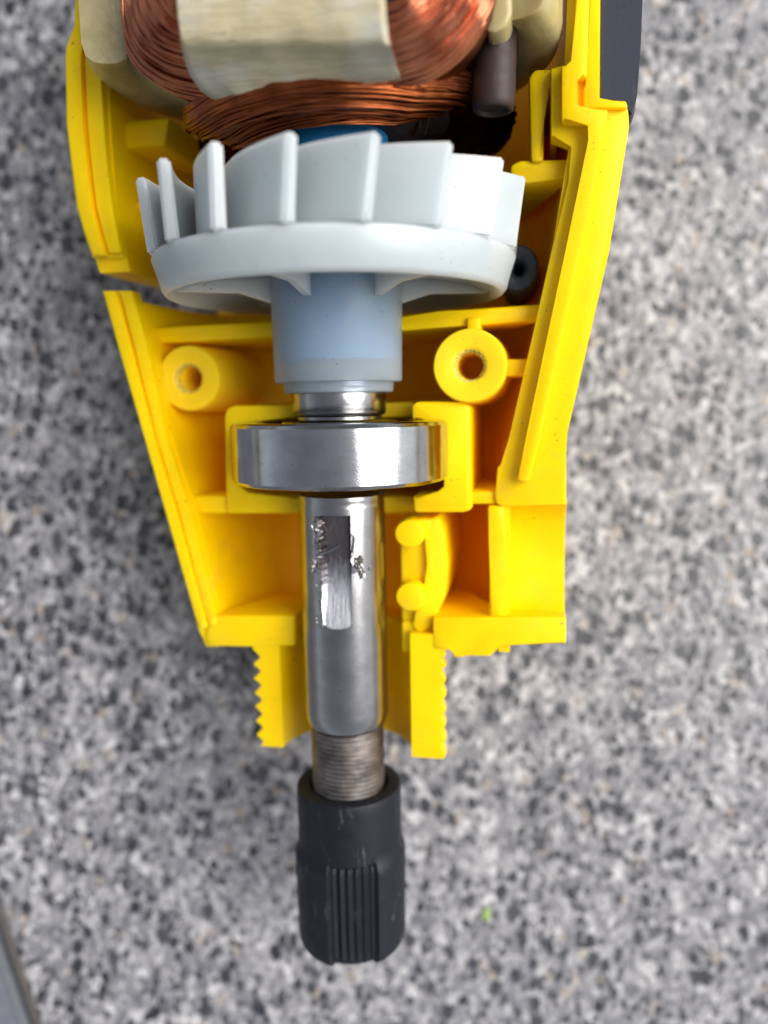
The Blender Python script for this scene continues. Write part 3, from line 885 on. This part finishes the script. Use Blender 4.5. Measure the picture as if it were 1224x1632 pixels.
def wrap():
    NU, V, Fc = 44, [], []
    rowsv = [(-110, 17.0), (-60, 17.6), (-10, 17.9), (30, 17.9), (58, 17.7), (70, 17.4), (78, 16.8), (88, 15.9), None, None, None, None]
    def xl(y): return lerp1([(-110, 270), (0, 274), (62, 283), (100, 290), (128, 303), (150, 325), (162, 348)], y)
    def xr(y): return lerp1([(-110, 608), (0, 611), (62, 618), (118, 636), (162, 638)], y)
    def yb(x): return lerp1([(300, 160), (345, 168), (400, 165), (470, 157), (545, 144), (600, 135), (638, 126)], x)
    prof = [(0, 17.3), (0.3, 17.9), (0.55, 18.0), (0.70, 17.8), (0.74, 17.5), (0.77, 17.0), (0.80, 16.2), (0.87, 14.8), (0.94, 13.2), (0.985, 12.2), (1.0, 11.4), (0.99, 10.2), (0.93, 8.5)]
    n = len(prof)
    for i in range(NU+1):
        u = i/NU
        for f, z in prof:
            xa = 280+(630-280)*u
            ybot = yb(max(xa, 345) if u > 0.15 else 300+u*300)
            if f <= 0.77: y = -110 + (76+110 - 4*(u-0.5))*(f/0.77)
            else: y = (76-4*(u-0.5)) + (ybot-76)*((f-0.77)/0.23)
            x = xl(y) + (xr(y)-xl(y))*u
            p = P(x, y, z)
            nn = 0.2*noise.noise(Vector((p.x*0.45, p.y*0.8, z*0.8))) + 0.10*noise.noise(Vector((p.x*0.5, p.y*3, z*3)))
            p += Vector((0, -nn*0.6, nn))
            if i in (0, NU): p.z -= 0.7; 
            V.append(p)
    m_ = NU+1
    # side caps towards the coil
    for i in range(NU):
        for j in range(n-1): Fc.append((i*n+j, i*n+j+1, (i+1)*n+j+1, (i+1)*n+j))
    base = len(V)
    for i in (0, NU):
        for j in range(n): V.append(V[i*n+j] + Vector((0.8 if i == 0 else -0.8, 0.5, -2.8)))
    for j in range(n-1):
        Fc.append((j, base+j, base+j+1, j+1)); Fc.append((NU*n+j, NU*n+j+1, base+n+j+1, base+n+j))
    mesh('paper_wrap', V, Fc, PAPER, stator, 50)
wrap()
# end ring (open at the top of the picture, seen at both sides of the coils)
def ring():
    y0 = Y(104); y1 = y0+26
    xs = (P(157, 40).x, P(822+75, 40).x)
    V, Fc = [], []; NA = 60
    cx = (xs[0]+xs[1])/2; rx = (xs[1]-xs[0])/2; rz = 20.0
    prof = [(y1, 1.0, 0), (y0+1.6, 1.0, 0), (y0+0.5, 1.0, -0.3), (y0, 1.0, -1.0), (y0-0.1, 1.0, -2.0), (y0, 1.0, -3.2), (y0+0.5, 1.0, -4.1), (y0+1.6, 1.0, -4.4), (y1, 1.0, -4.4)]
    n = len(prof)
    for k in range(NA+1):
        a = R(-112 + 224*k/NA)
        for y, s, d in prof:
            V.append((cx + (rx+d)*math.sin(a), y, -1.0 - (rz+d)*math.cos(a)))
    for k in range(NA):
        for j in range(n-1): Fc.append((k*n+j, k*n+j+1, (k+1)*n+j+1, (k+1)*n+j))
        Fc.append((k*n+n-1, k*n, (k+1)*n, (k+1)*n+n-1))
    Fc.append(tuple(range(n))); Fc.append(tuple(range(NA*n, NA*n+n)))
    mesh('end_ring', V, Fc, BEIGE, stator, 45)
ring()
# dark packs closing the motor body behind the ring and coils
lathe('lamination_stack', [(Y(-60), 6.5), (Y(-60), 19.5), (Y(-60)+24, 19.5), (Y(-60)+24, 6.5)], DARKSL, stator, 64)
def sleeve(px0, py0, px1, py1, z, rpx, name='lead_sleeve'):
    a = P(px0, py0, z); b = P(px1, py1, z); r = (P(px0+rpx, py0, z)-a).length
    d = (b-a).normalized(); up = Vector((0, 0, 1)); s = d.cross(up).normalized(); up = s.cross(d)
    prof = [(0, r), (0.82, r*1.0), (0.93, r*0.99), (0.985, r*0.93), (1.0, r*0.82), (0.995, r*0.7), (0.96, r*0.62)]
    V, Fc = [], []; N = 32; L = (b-a).length
    for t, rr in prof:
        for k in range(N):
            q = 2*math.pi*k/N
            j = 1+0.05*noise.noise(Vector((q, t*3, px0)))
            V.append(a + d*L*t + (s*math.cos(q)+up*math.sin(q))*rr*j)
    for i in range(len(prof)-1):
        for k in range(N):
            k2 = (k+1) % N; Fc.append((i*N+k, i*N+k2, (i+1)*N+k2, (i+1)*N+k))
    Fc.append(tuple(range((len(prof)-1)*N, len(prof)*N))); Fc.append(tuple(range(N)))
    return mesh(name, V, Fc, DARKSL, stator, 50)
sleeve(790, 10, 786, 178, 2.5, 35)
sleeve(350, 110, 342, 205, -2.0, 34)
# lower coil, in the depth of the shell
def lower_coil():
    paths = []
    for i in range(150):
        u = random.random(); w = random.random()
        y = Y(275, -8) + (Y(120, -8)-Y(275, -8))*u
        r = 13.6 + 6.5*math.sqrt(max(1-(2*u-0.9)**2, 0.05))*0.9 - abs(random.gauss(0, .3)) - (0 if w < 0.6 else 2.5)
        p = []
        for k in range(25):
            a = 112 + 136*k/24
            rr = r + 0.3*noise.noise(Vector((i*0.3, a*0.02, 0)))
            p.append((rr*math.sin(R(a)), y + 0.4*noise.noise(Vector((a*0.03, i*0.21, 4))), rr*math.cos(R(a)) - 1.0))
        paths.append(p)
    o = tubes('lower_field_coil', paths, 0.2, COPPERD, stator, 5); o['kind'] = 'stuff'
    lathe('lower_coil_body', [(Y(285, -8), 8.0), (Y(285, -8)+0.6, 13.0), (Y(245, -8), 18.6), (Y(120, -8), 19.4), (Y(60), 19.4)], DARKSL, stator, 40, None, 116, 244)
lower_coil()
# pale former end poking out by the right coil
def former():
    bm = bmesh.new()
    prism_bm(bm, [P(x, y, 7)[:2] for x, y in [(772, -60), (816, -60), (816, 20), (808, 42), (790, 52), (776, 50)]], 7, 3, 0.8)
    bm_obj('coil_former', bm, BEIGE, stator)
former()

# black bushing beside the fan
bush = thing('rubber_bushing', 'small round black rubber bushing between the fan and the right housing wall', 'bushing', TOOL)
def bushing():
    c = P(826, 428, -5.0); N = 48
    rr = P(866, 428, -5).x - c.x
    rings = [(rr*0.22, -6), (rr*0.24, -1.2), (rr*0.34, -0.4), (rr*0.5, -0.1), (rr*0.85, -0.1), (rr*0.97, -0.5), (rr, -1.2), (rr, -17)]
    V, Fc = [], []
    for r, dz in rings:
        for k in range(N):
            a = 2*math.pi*k/N; V.append((c.x+r*math.cos(a)*0.84, c.y+r*math.sin(a), c.z+dz))
    for i in range(len(rings)-1):
        for k in range(N):
            k2 = (k+1) % N; Fc.append((i*N+k, i*N+k2, (i+1)*N+k2, (i+1)*N+k))
    Fc.append(tuple(range(N)))
    mesh('bushing_body', V, Fc, GRIP, bush, 40)
bushing()

# a green crumb on the counter
def crumb():
    bm = bmesh.new(); bmesh.ops.create_icosphere(bm, subdivisions=3, radius=1)
    for v in bm.verts:
        d = 1+0.5*noise.noise(v.co*1.5)
        v.co = Vector((v.co.x*0.62, v.co.y*0.72, v.co.z*0.3+0.25))*d
    for v in bm.verts: v.co.z = max(v.co.z, 0.0)
    m, nt, b, mp = mat('leaf_green')
    nt.links.new(mixc(nt, nz(nt, mp.outputs[0], 1.5), (0.20, 0.32, 0.07), (0.32, 0.44, 0.15)), b.inputs['Base Color']); b.inputs['Roughness'].default_value = 0.6
    o = bm_obj('leaf_crumb', bm, m, None)
    p = wpt(776, 1456); o.location = (p.x, p.y, 0.0)
    o['label'] = 'tiny bright green leaf crumb on the grey counter right of the black end piece'; o['category'] = 'leaf'
crumb()

# lowest point of the tool above the counter (printed for checking)
bpy.context.view_layer.update()
lo = {}
for o in sc.objects:
    if o.type == 'MESH' and o.parent:
        z = min((o.matrix_world @ v.co).z for v in o.data.vertices)
        r_ = o
        while r_.parent: r_ = r_.parent
        lo[r_.name+'/'+o.name] = round(z*1000, 2)
import sys; print("LOWEST mm", sorted(lo.items(), key=lambda t: t[1])[:6], 'tris', sum(len(o.data.polygons) for o in sc.objects if o.type == 'MESH'), file=open('/tmp/low.txt','w'))
